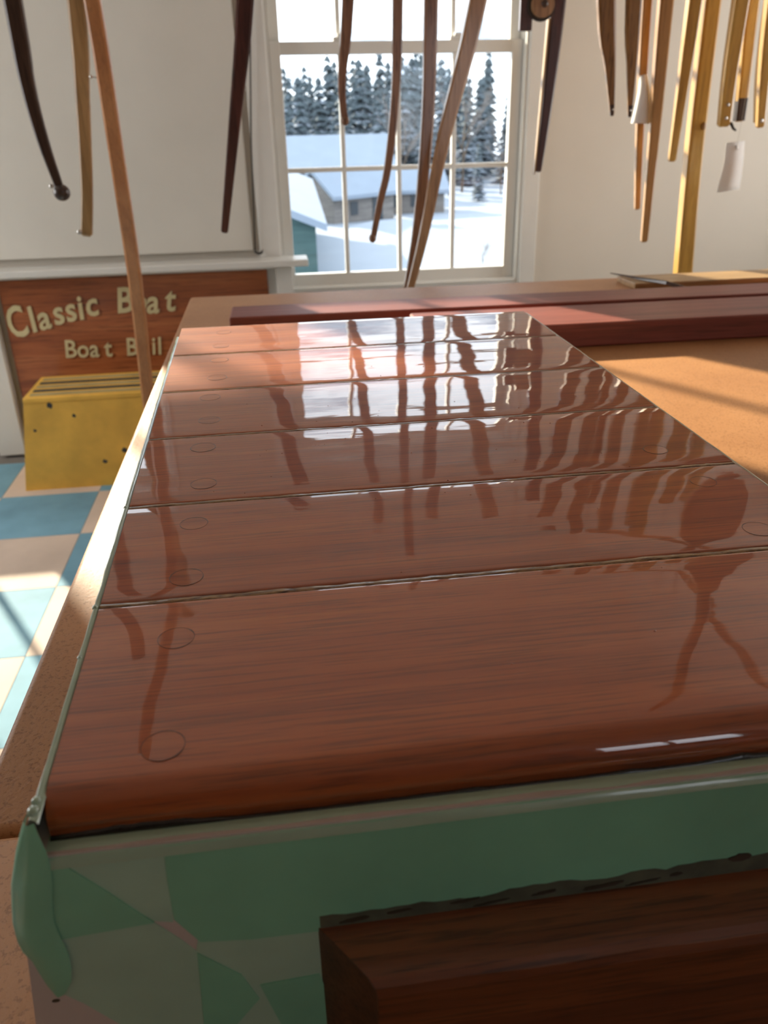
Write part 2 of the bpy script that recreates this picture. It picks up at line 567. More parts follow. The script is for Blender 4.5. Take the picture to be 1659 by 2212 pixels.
def window(name, op, meet, cols=4, lower_rows=2, upper_rows=2, zup=None, casing=True, cw=.085, stool=True):
    x0, x1, z0, z1 = op
    w = tag(empty(name, (0, 0, 0)), kind='structure')
    j = MB()
    jt = .022
    j.box(x0, x0 + jt, WY - .004, WY + .13, z0, z1).box(x1 - jt, x1, WY - .004, WY + .13, z0, z1)
    j.box(x0 + jt, x1 - jt, WY - .004, WY + .13, z1 - jt, z1).box(x0 + jt, x1 - jt, WY - .004, WY + .13, z0, z0 + jt)
    j.build('jamb', M['trim'], w)
    if casing:
        c = MB()
        c.cbox(x0 - cw + .012, x0 + .012, WY - .022, WY - .001, z0 - .05, z1 + cw, .004)
        c.cbox(x1 - .012, x1 + cw - .03, WY - .022, WY - .001, z0 - .05, z1 + cw, .004)
        c.cbox(x0 + .013, x1 - .013, WY - .022, WY - .001, z1 - .012, z1 + cw, .004)
        c.build('casing', M['trim'], w)
    if stool:
        MB().cbox(x0 + jt, x1 - jt, WY - .01, WY + .045, z0 + jt, z0 + jt + .012, .003).build('stool', M['trim'], w)
    a, b2 = x0 + jt + .001, x1 - jt - .001
    sash(w, a, b2, z0 + jt + .002, meet + .022, WY + .062, cols, lower_rows, rail_b=.055, rail_t=.044)
    sash(w, a, b2, meet - .018, z1 - jt - .001, WY + .102, cols, upper_rows, rail_b=.04, rail_t=.04, zrows=zup)
    for fx in (.27, .73):
        lx = a + (b2 - a) * fx
        MB().cbox(lx - .022, lx + .022, WY + .048, WY + .078, meet + .022, meet + .036, .003).cbox(lx - .006, lx + .02, WY + .04, WY + .06, meet + .034, meet + .046, .003).build('sash_lock', M['trim'], w)
    return w


window('window_1', W1, 1.505, zup=[1.527, 1.765, 2.097])
window('window_2', W2, 1.50, cols=2, upper_rows=1, casing=False, cw=.06)
window('window_3', W3, 1.40, cols=2, upper_rows=1, cw=.085)


def side_window(name, axis, pos, a0, a1, z0, z1):
    w = tag(empty(name), kind='structure')
    mb = MB()
    for p, q, r, s_ in ((a0, a0 + .05, z0, z1), (a1 - .05, a1, z0, z1), (a0 + .05, a1 - .05, z0, z0 + .05), (a0 + .05, a1 - .05, z1 - .05, z1), ((a0 + a1) / 2 - .02, (a0 + a1) / 2 + .02, z0 + .05, z1 - .05)):
        if axis == 'Y':
            mb.box(pos - .02, pos + .02, p, q, r, s_)
        else:
            mb.box(p, q, pos - .02, pos + .02, r, s_)
    mb.build('window_frame', M['trim'], w)


side_window('added_window_4', 'Y', X1 + .03, *W4)  # unseen windows added to carry the fill lamps
side_window('added_window_5', 'Y', X0 - .03, *W5)
side_window('added_window_6', 'X', Y0 - .03, *W6)

# white board hung over the lower part of the second window, with its pull cord
shade = thing('window_board', 'large plain white board covering the wall above the varnished sign', 'board')
MB().cbox(-1.30, -.078, WY - .030, WY - .006, .795, 1.665, .003).build('board_panel', M['shade'], shade)
MB().cbox(-1.30, -.078, WY - .038, WY - .004, 1.665, 1.685, .003).build('top_rail', M['trim'], shade)
cord = thing('pull_cord', 'thin dark pull cord with a small hook beside the window casing', 'cord')
MB().sweep([(-.010, 3.412, 1.9), (-.012, 3.412, 1.65), (-.05, 3.412, 1.2), (-.070, 3.412, .80)], [.006] * 4, sides=6, square=False).build('cord_line', M['dark_cord'], cord, True)
MB().sweep([(-.070, 3.412, .80), (-.070, 3.41, .789), (-.058, 3.405, .783), (-.044, 3.40, .787), (-.042, 3.40, .796)], [.009, .012, .012, .010, .008], sides=6, square=False).build('hook', M['dark_cord'], cord, True)

# white ledge with a short post, over the sign
ledge = thing('wall_ledge', 'narrow white painted ledge running above the sign, held by a post', 'ledge')
MB().cbox(-1.30, .135, 3.30, WY - .023, .742, .768, .004).build('shelf', M['trim'], ledge)
MB().cbox(-1.30, .060, 3.395, WY - .023, .722, .742, .003).build('cleat', M['trim'], ledge)
MB().cbox(.005, .072, 3.36, WY - .023, 0, .742, .004).build('post', M['trim'], ledge)
MB().cbox(-1.22, -1.11, 3.385, WY - .001, 0, .742, .005).build('post', M['trim'], ledge)

# ================================================================= varnished sign with raised letters
sign = thing('boat_shop_sign', 'varnished mahogany sign with cream carved letters leaning under the white ledge', 'sign', (0, 3.425, 0))
MB().cbox(-1.085, -.030, -.012, .012, .09, .718, .004).build('sign_board', M['sign_wood'], sign)


def letter_mesh(ch, size, bold=.018, shear=.22):
    cu = bpy.data.curves.new('letter', 'FONT')
    cu.body = ch
    cu.size = size
    cu.extrude = .004
    cu.offset = bold * size
    cu.shear = shear
    cu.resolution_u = 3
    o = bpy.data.objects.new('letter_tmp', cu)
    COL.objects.link(o)
    dg = bpy.context.evaluated_depsgraph_get()
    me = bpy.data.meshes.new_from_object(o.evaluated_get(dg))
    bpy.data.objects.remove(o)
    xs = [p.co.x for p in me.vertices]
    x0 = min(xs)
    for p in me.vertices:
        p.co.x -= x0
    me.materials.clear()
    me.materials.append(M['gold'])
    return me


LETTERS = [('C', -1.060, 0.492, 0.118, 16), ('l', -0.984, 0.514, 0.098, 14), ('a', -0.953, 0.52, 0.094, 13), ('s', -0.892, 0.538, 0.094, 12), ('s', -0.843, 0.548, 0.094, 11), ('i', -0.793, 0.555, 0.094, 10), ('c', -0.758, 0.566, 0.094, 9), ('B', -0.642, 0.575, 0.0978, 3), ('o', -0.583, 0.573, 0.094, 2), ('a', -0.527, 0.568, 0.094, 0), ('t', -0.449, 0.574, 0.094, -1),
           ('B', -0.877, 0.403, 0.0714, 0), ('o', -0.828, 0.401, 0.0714, 0), ('a', -0.78, 0.4, 0.0714, 0), ('t', -0.72, 0.399, 0.0714, 0), ('B', -0.632, 0.399, 0.0714, 0), ('u', -0.578, 0.398, 0.0714, 0), ('i', -0.529, 0.398, 0.0714, 0), ('l', -0.505, 0.396, 0.0714, 0)]
for k, (ch, x, z, h, ang) in enumerate(LETTERS):
    me = letter_mesh(ch, h / .70, .020 if k < 11 else .014, .22 if k < 11 else .12)
    o = shared('letter', me, (x, -.014, z), sign)
    o.rotation_euler = Matrix.Rotation(math.radians(-ang), 3, 'Y').to_4x4().to_euler()
    o.matrix_basis = Matrix.Translation((x, -.014, z)) @ Matrix.Rotation(math.radians(-ang), 4, 'Y') @ Matrix.Rotation(PI / 2, 4, 'X') @ Matrix.Diagonal((.66 if k == 0 else .88, 1, 1, 1))

# ================================================================= yellow step box on the floor
step = thing('yellow_step_box', 'yellow painted wooden step box with dark grip strips on top', 'step box')
bx0, bx1, by0, by1, bz = -1.012, -.42, 2.985, 3.27, .366
tp = .062   # the left side leans in towards the top
hz_ = bz - .020
for (nm, poly, p0, p1, ax) in (
        ('front_panel', [(bx0, 0), (bx1, 0), (bx1, hz_), (bx0 + tp, hz_)], by0, by0 + .022, 'Y'),
        ('back_panel', [(bx0, 0), (bx1, 0), (bx1, hz_), (bx0 + tp, hz_)], by1 - .022, by1, 'Y'),
        ('side_panel', [(bx0, 0), (bx0 + .022, 0), (bx0 + tp + .022, hz_), (bx0 + tp, hz_)], by0 + .022, by1 - .022, 'Y'),
        ('side_panel', [(bx1 - .022, 0), (bx1, 0), (bx1, hz_), (bx1 - .022, hz_)], by0 + .022, by1 - .022, 'Y')):
    MB().prism(poly, p0, p1, ax).build(nm, M['yellow'], step)
top = MB().cbox(bx0 + tp, bx1, by0 - .003, by1, bz - .020, bz, .004).build('tread', M['yellow'], step)
for k in range(5):
    ya = by0 + .022 + k * .05
    MB().cbox(bx0 + tp + .02, bx1 - .02, ya, ya + .026, bz, bz + .0025, .0008).build('grip_strip', M['grip' if k % 2 else 'scuff'], top)
for (px, pz, r) in ((-.86, .335, .012), (-.70, .10, .009), (-.62, .14, .010), (-.93, .24, .006), (-.78, .29, .007)):
    MB().prism([(px + r * math.cos(a * PI / 5) * random.uniform(.7, 1.2), pz + r * math.sin(a * PI / 5) * random.uniform(.6, 1.3)) for a in range(10)], by0 - .0006, by0 + .001).build('paint_chip', M['grip'], step)

# ================================================================= workbench
BZ = .875
bench = thing('workbench', 'long workbench with a brown hardboard top under the taped hatch', 'workbench')
MB().cbox(-.209, 2.30, .3765, 2.040, BZ - .022, BZ, .007).build('top_sheet', M['bench'], bench, True)
MB().cbox(-.209, 2.30, -.30, .3745, BZ - .022, BZ, .007).build('top_sheet', M['bench'], bench, True)
MB().box(-.175, 2.27, -.27, -.23, BZ - .12, BZ - .022).box(-.175, 2.27, 1.965, 2.005, BZ - .12, BZ - .022).box(-.175, -.135, -.23, 1.965, BZ - .12, BZ - .022).box(2.23, 2.27, -.23, 1.965, BZ - .12, BZ - .022).build('apron', M['bench_leg'], bench)
for lx in (-.135, 2.14):
    for ly in (-.23, 1.875):
        MB().cbox(lx, lx + .09, ly, ly + .09, 0, BZ - .022, .006).build('leg', M['bench_leg'], bench)
MB().box(-.12, 2.2, -.135, 1.87, .22, .245).build('lower_shelf', M['bench_leg'], bench)

# ================================================================= the varnished hatch
hatch = thing('boat_hatch', 'glossy varnished planked boat hatch edged in green masking tape on the workbench', 'hatch', (0.10, .6, BZ))
HO = Vector((0.10, .6, BZ))


class HB(MB):
    """geometry given in room coordinates, stored relative to the hatch"""

    def build(self, name, mat, parent=None, smooth=False):
        if parent is None or parent is hatch:
            self.v = [tuple(Vector(p) - HO) for p in self.v]
            return MB.build(self, name, mat, hatch, smooth)
        self.v = [tuple(Vector(p) - HO) for p in self.v]
        return MB.build(self, name, mat, parent, smooth)


HZ = 1.03                     # varnished surface
HL0, HL1 = -.0985, -.1165     # left edge, front and back
HR = .309
yf = .232
ys = [yf, .3715, .4900, .6170, .7415, .8705, 1.0]   # plank edges, front to back: fitted seams
ys = [yf, .367, .4865, .6125, .7365, .868, 1.0]
GAP = .0040


def left_x(y):
    return HL0 + (HL1 - HL0) * (y - yf) / (1.0 - yf)


def plank(y0, y1, z0, z1, first, k):
    """one plank: rounded long edges and a slight crown, the front one with a big round-over"""
    prof = []
    r = .0022
    n = 10
    if first:
        R = .0105
        for a in range(0, 7):
            an = PI - a * (PI / 2) / 6
            prof.append((y0 + R + R * math.cos(an), z1 - R + R * math.sin(an)))
        ya = y0 + R
    else:
        for a in range(0, 4):
            an = PI - a * (PI / 2) / 3
            prof.append((y0 + r + r * math.cos(an), z1 - .0009 + .0009 * math.sin(an)))
        ya = y0 + r
    yb = y1 - r
    crown = (.00016, .00022, .00014, .00025, .0002, .00018)[k]
    for a in range(1, n):
        s_ = a / n
        prof.append((ya + (yb - ya) * s_, z1 + crown * (1 - (2 * s_ - 1) ** 2)))
    for a in range(0, 4):
        an = PI / 2 - a * (PI / 2) / 3
        prof.append((yb + r * math.cos(an), z1 - .0009 + .0009 * math.sin(an)))
    prof += [(y1, z0), (y0, z0)]
    vs, fs = [], []
    nx = 2
    m_ = len(prof)
    for i in range(nx):
        for (y, z) in prof:
            lx = left_x(y)
            x = lx if i == 0 else HR
            vs.append((x, y, z))
    for j in range(m_):
        fs.append((j, (j + 1) % m_, m_ + (j + 1) % m_, m_ + j))
    vs += list(vs)               # separate end caps keep the top shading flat
    fs.append(tuple(range(2 * m_, 3 * m_)))
    fs.append(tuple(range(4 * m_ - 1, 3 * m_ - 1, -1)))
    hb = HB().add(vs, fs)
    o = hb.build('plank', M['varnish'], hatch, True)
    o.data.polygons[len(fs) - 1].use_smooth = False
    o.data.polygons[len(fs) - 2].use_smooth = False
    return o


planks = []
for k in range(6):
    y0 = ys[k] + (GAP / 2 if k else 0)
    y1 = ys[k + 1] - (GAP / 2 if k < 5 else 0)
    planks.append(plank(y0, y1, HZ - .018, HZ, k == 0, k))

for k in range(1, 6):
    # ragged seam compound, a little below the surface with blobs standing proud
    y = ys[k]
    vs, fs = [], []
    n = 150
    for i in range(n + 1):
        x = left_x(y) + (HR - left_x(y)) * i / n
        a = noise.noise((x * 55, k * 7.1, 0)) * .0006
        b2 = noise.noise((x * 70, k * 3.7, 5)) * .0006
        h = noise.noise((x * 38, k * 5.3, 9)) * .00055 + noise.noise((x * 160, k, 3)) * .0003 - .00025
        w = GAP * .62
        vs += [(x, y - w + a, HZ - .0016), (x, y - w * .6 + a, HZ - .0001 + h), (x, y + w * .6 + b2, HZ - .0001 + h * .8), (x, y + w + b2, HZ - .0016)]
    for i in range(n):
        for j in range(3):
            fs.append((i * 4 + j, i * 4 + j + 1, i * 4 + j + 5, i * 4 + j + 4))
    HB().add(vs, fs).build('seam_compound', M['seam'], hatch, True)

# round wooden plugs over the screws
PLUGS = [(-.058, .256), (-.060, .331), (-.060, .389), (-.061, .455), (-.059, .516), (-.064, .586), (-.063, .649), (-.066, .712), (-.063, .775), (-.064, .84), (-.065, .90), (-.065, .965),
         (.272, .459), (.266, .519), (.270, .389), (.268, .331)]
for n_, (px, py_) in enumerate(PLUGS):
    k = max(i for i in range(6) if ys[i] <= py_)
    r = random.uniform(.0084, .0094)
    zt = HZ + .00022
    vis = n_ in (3, 12, 13, 2, 0)
    rim, disc = HB(), HB()
    N = 28
    for i in range(N):
        pass
    ph = random.uniform(0, 6.28)
    rv, rf = [], []
    for i in range(N):
        a = 2 * PI * i / N
        w = .00038 * max(.05, .5 + .8 * noise.noise((math.cos(a) * 1.6 + n_ * 3, math.sin(a) * 1.6, ph)))
        rv += [(px + (r - w) * math.cos(a), py_ + (r - w) * math.sin(a), zt + .00006), (px + (r + w) * math.cos(a), py_ + (r + w) * math.sin(a), zt + .00006), (px + (r + w) * math.cos(a), py_ + (r + w) * math.sin(a), zt - .0006), (px + (r - w) * math.cos(a), py_ + (r - w) * math.sin(a), zt - .0006)]
    for i in range(N):
        j = (i + 1) % N
        for q in range(4):
            rf.append((i * 4 + q, i * 4 + (q + 1) % 4, j * 4 + (q + 1) % 4, j * 4 + q))
    pl = disc.prism([(px + r * math.cos(2 * PI * i / N), py_ + r * math.sin(2 * PI * i / N)) for i in range(N)], zt - .002, zt, 'Z').build('wood_plug', M['plug'], planks[k])
    rim.add(rv, rf).build('plug_rim', M['plug_rim'], pl)

# white painted body of the hatch
FY = .223                     # front face
HB().prism([(-.1265, BZ), (HR + .004, BZ), (HR + .002, HZ - .018), (-.1095, HZ - .018)], FY + .0015, 1.002).build('painted_body', M['white_paint'])
body = [c for c in hatch.children if c.name.startswith('painted_body')][0]


def ragged(x0, x1, n, fn):
    return [(x0 + (x1 - x0) * i / n, fn(x0 + (x1 - x0) * i / n)) for i in range(n + 1)]


# black bedding squeezed out under the front plank: ragged upper edge
vs, fs = [], []
n = 160
for i in range(n + 1):
    x = HL0 + (HR - HL0) * i / n
    big = max(0, noise.noise((x * 26, 2.2, 0)) * .7 + noise.noise((x * 90, 4.1, 0)) * .5 + .10)
    left = max(0, 1 - abs(x + .075) / .05)
    rgt = max(0, 1 - abs(x - .17) / .07)
    h = .0008 + .0032 * big * (.35 + left + rgt) + .0022 * left
    vs += [(x, yf - .0012, HZ - .0180), (x, yf - .0014, HZ - .0180 + h * .6), (x, yf - .0004, HZ - .0180 + h), (x, yf + .002, HZ - .0180 + h)]
for i in range(n):
    for j in range(3):
        fs.append((i * 4 + j, i * 4 + j + 1, i * 4 + j + 5, i * 4 + j + 4))
HB().add(vs, fs).build('bedding_bead', M['bedding'], hatch, True)

# tape folded over the ledge under the front plank
vs, fs = [], []
n = 60
for i in range(n + 1):
    x = HL0 - .001 + (HR + .004 - HL0) * i / n
    w = noise.noise((x * 30, 1, 1)) * .0005
    pr = [(yf + .004, HZ - .0176), (FY + .0060, HZ - .0176 + w * .4), (FY + .0022, HZ - .0182 + w), (FY + .0004, HZ - .0200 + w), (FY - .0002 + w * .3, HZ - .0235)]
    vs += [(x, y, z) for y, z in pr]
for i in range(n):
    for j in range(4):
        fs.append((i * 5 + j, i * 5 + j + 1, i * 5 + j + 6, i * 5 + j + 5))
HB().add(vs, fs).build('tape_fold', M['tape_light'], hatch, True)

# strips of tape on the front face, in layers
TAPE = [
    ('tape_olive', .0000, [(-.109, 1.0110), (-.056, 1.0110), (-.059, .969), (-.066, .971), (-.093, 1.004), (-.109, 1.0060)]),
    ('tape_olive', .0001, [(-.102, .969), (-.066, .97), (-.057, .958), (-.052, .95), (-.054, .882), (-.066, .882), (-.090, .914), (-.095, .921), (-.100, .928), (-.108, .937), (-.1105, .949), (-.1105, .960)]),
    ('tape_olive', .0002, [(-.051, .957), (-.0, .957), (.002, .927), (.018, .880), (-.052, .880), (-.0525, .95)]),
    ('tape_dark', .0004, [(-.057, 1.0105), (.056, 1.0105), (.311, 1.0105), (.313, .945), (-.002, .953), (-.03, .9535), (-.050, .956), (-.0585, .971), (-.058, .994)]),
    ('tape_dark', .0005, [(-.109, 1.0105), (-.096, 1.0105), (-.080, .990), (-.066, .9705), (-.102, .968), (-.1105, .960), (-.1110, .988)]),
    ('tape_dark', .0006, [(-.052, .95), (-.036, .933), (-.030, .916), (-.044, .897), (-.055, .897)]),
    ('tape_dark', .0007, [(-.029, .925), (-.004, .9265), (.001, .903), (.010, .884), (-.020, .888)]),
]
for nm, dy, poly in TAPE:
    dense = []
    for (a, b2), (c, d) in zip(poly, poly[1:] + poly[:1]):
        L = math.hypot(c - a, d - b2)
        q = max(1, int(L / .012))
        for i in range(q):
            s_ = i / q
            w = noise.noise((a + (c - a) * s_, b2 * 40, 3)) * .0005 if 0 < i else 0
            dense.append((a + (c - a) * s_ + w, b2 + (d - b2) * s_ + w))
    HB().prism(dense, FY + .0016, FY + .0012 - dy).build('masking_tape', M[nm])

# loose tape flap bulging around the front left corner
vs, fs = [], []
rows = [  # z, x_outer, x_inner
    (1.0300, -.1030, -.0990), (1.0240, -.1055, -.0985), (1.0160, -.1085, -.0975), (1.0080, -.1110, -.0975), (1.0000, -.1135, -.0985), (.9900, -.1155, -.1005), (.9800, -.1172, -.1020), (.9720, -.1176, -.1015), (.9660, -.1170, -.1005), (.9600, -.1148, -.1000), (.9520, -.1136, -.1005), (.9440, -.1122, -.1020), (.9370, -.1102, -.1060)]
for i, (z, xo, xi) in enumerate(rows):
    bl = math.sin(i / (len(rows) - 1) * PI)
    fo = noise.noise((z * 60, 2, 2)) * .0006
    vs += [(xo + .0006, FY + .010, z), (xo, FY + .0014, z), (xo + .0012, FY - .0004 - .0006 * bl, z), ((xo + xi) / 2 + fo, FY - .0009 - .0014 * bl + fo, z), (xi, FY - .0001, z)]
for i in range(len(rows) - 1):
    for j in range(4):
        fs.append((i * 5 + j, i * 5 + j + 1, i * 5 + j + 6, i * 5 + j + 5))
HB().add(vs, fs).build('tape_flap', M['tape_dark'], hatch, True)

# tape standing up along the left edge, wet with varnish
vs, fs = [], []
n = 120
for i in range(n + 1):
    y = FY + .001 + (.955 - FY) * i / n
    x = left_x(y)
    w = noise.noise((y * 60, 0, 2)) * .0005
    h = noise.noise((y * 45, 3, 2)) * .0005
    taper = min(1, (n - i) / 18)
    pr = [(x - .0100 + w, HZ - .05), (x - .0050 + w, HZ - .012), (x - .0036 + w, HZ - .0014 + h), (x - .0025 + w, HZ + .0008 * taper + h), (x - .0012 + w * .5, HZ + .0003 * taper + h * .5), (x + .0003, HZ - .0016)]
    vs += [(a, y, z) for a, z in pr]
for i in range(n):
    for j in range(5):
        fs.append((i * 6 + j, i * 6 + j + 1, i * 6 + j + 7, i * 6 + j + 6))
edge_tape = HB().add(vs, fs).build('edge_tape', M['tape_wet'], hatch, True)
# small beads of wet varnish on that tape
for (y, s_) in ((.2285, 2.2), (.2335, 1.8), (.3655, 1.5), (.322, 1.2), (.486, 1.2), (.66, .9), (.60, .8)):
    x = left_x(y)
    HB().ball((x - .0022, y, HZ + .0002), .0010 * s_, 10, 6, (1.0, 1.3, .8)).build('varnish_drop', M['tape_wet'], edge_tape, True)
# pale tape edge along the right side
vs, fs = [], []
n = 90
for i in range(n + 1):
    y = FY + .004 + (.985 - FY) * i / n
    w = noise.noise((y * 50, 7, 2)) * .0004
    pr = [(HR - .0004, HZ - .0016), (HR + .0006 + w, HZ + .0003 + w), (HR + .0016 + w, HZ + .0001), (HR + .0022 + w, HZ - .006), (HR + .0024, HZ - .05)]
    vs += [(a, y, z) for a, z in pr]
for i in range(n):
    for j in range(4):
        fs.append((i * 5 + j, i * 5 + j + 1, i * 5 + j + 6, i * 5 + j + 5))
HB().add(vs, fs).build('edge_tape', M['tape_pale'], hatch, True)
# specks of dust caught in the varnish, too small to count
random.seed(5)
db = HB()
for i in range(70):
    x, y = random.uniform(-.06, .26), random.choice((random.uniform(.26, .95), random.uniform(.45, .70)))
    if min(abs(y - q) for q in ys) < .004:
        continue
    db.ball((x, y, HZ + .0002), random.uniform(.00022, .0005), 6, 4, (1.5, 1, .7))
tag(db.build('dust_specks', M['plug'], hatch, True), kind='stuff')

# varnished rub rail along the front, with a bevelled upper edge
vs, fs = [], []
n = 40
xs_ = [-.003 + (HR + .03 + .003) * i / n for i in range(n + 1)]
for i, x in enumerate(xs_):
    w = noise.noise((x * 22, 6, 2)) * .0007
    pr = [(FY + .0012, .878), (.2010, .878), (.1985, .881), (.1980 + w * .5, .9440), (.1990 + w, .9485 + w * .5), (.2020 + w, .9515), (FY + .0012, .9550)]
    vs += [(x + (1 - i / n) * .021 * (FY + .0012 - y) / .0262, y, z) for y, z in pr]
for i in range(n):
    for j in range(7):
        fs.append((i * 7 + j, i * 7 + (j + 1) % 7, (i + 1) * 7 + (j + 1) % 7, (i + 1) * 7 + j))
fs.append(tuple(n * 7 + j for j in range(7)))
rail = HB().add(vs, fs).build('rub_rail', M['rail'])
# end of the rail cut at an angle towards the face
sec = [(FY + .0012, .878), (FY + .0012, .955), (.2020, .9515), (.1990, .9485), (.1980, .944), (.1985, .881), (.2010, .878)]
ex = [(-.0031 + .021 * (FY + .0012 - y) / .0262, y, z) for y, z in sec]
HB().add(ex + [(x + .0004, y, z) for x, y, z in ex], [tuple(range(7)), tuple(range(13, 6, -1))] + [(i, (i + 1) % 7, (i + 1) % 7 + 7, i + 7) for i in range(7)]).build('end_grain', M['rail_end'], rail)

# grimy band of old varnish along the foot of the tape, just above the rail
low = [(-.002, .9545), (.313, .9545)]
upp = [(.313 - .315 * i / 60, .9600 + .0042 * noise.noise((i * .21, 1.3, 8)) + .0018 * noise.noise((i * .7, 5, 8)) + .003 * min(1, (60 - i) / 20)) for i in range(61)]
HB().prism(low + upp, FY + .0012, FY + .0006).build('grime_band', M['grime'], body)

# dark stains where varnish ran down onto the tape above the rail
random.seed(11)
for (x, z, w, h) in ((.012, .9575, .012, .0022), (.030, .9590, .010, .0015), (.058, .9600, .012, .0016), (.092, .9585, .010, .0018), (.118, .9580, .018, .0020), (.150, .9590, .006, .0018), (.178, .9640, .010, .0042), (.070, .9570, .014, .0012), (.135, .9570, .015, .0012)):
    pts = []
    for i in range(18):
        a = 2 * PI * i / 18
        k_ = 1 + .45 * noise.noise((math.cos(a) * 2 + x * 90, math.sin(a) * 2, z * 50))
        pts.append((x + w / 2 * math.cos(a) * k_, z + h / 2 * math.sin(a) * k_ + .12 * w / 2 * math.cos(a)))
    HB().prism(pts, FY + .0012, FY + .0003).build('varnish_stain', M['stain'], body)

# small dark mark on the bare paint at the corner
HB().prism([(-.1105 + .0016 * math.cos(a * PI / 6), .9320 + .0008 * math.sin(a * PI / 6)) for a in range(12)], FY + .0016, FY + .0011).build('paint_mark', M['stain'], body)

# ================================================================= boards lying at the back of the bench
o = tag(MB().cbox(-1.0, 1.0, -.055, .055, 0, .038, .004).build('dark_red_board', M['red_board'], None), 'long dark red board lying across the bench behind the hatch, with dusty end', 'board', 'boards at the back of the bench')
o.location = (.906, 1.640, BZ)
o.rotation_euler.z = math.radians(-.9)
o = tag(MB().cbox(-.9, .9, -.078, .078, 0, .0435, .004).build('thick_red_board', M['red_board'], None), 'thicker dark red board lying nearest the hatch in front of the long one', 'board', 'boards at the back of the bench')
o.location = (1.15, 1.456, BZ)
o.rotation_euler.z = math.radians(-.3)
o = tag(MB().cbox(-.65, .65, -.055, .055, 0, .015, .003).build('tan_board', M['tan_board'], None), 'thin tan board lying at the far edge of the bench, right of the window', 'board', 'boards at the back of the bench')
o.location = (1.50, 1.925, BZ)
o = tag(MB().sweep([(0.838, 1.993, BZ + .020), (.870, 1.925, BZ + .0195), (.915, 1.84, BZ + .019), (.97, 1.78, BZ + .003)], [.002, .006, .009, .009], [.003, .005, .006, .006]).build('marking_spike', M['b_dark'], None), 'dark pointed wooden stick lying on the bench by the tan board', 'stick')

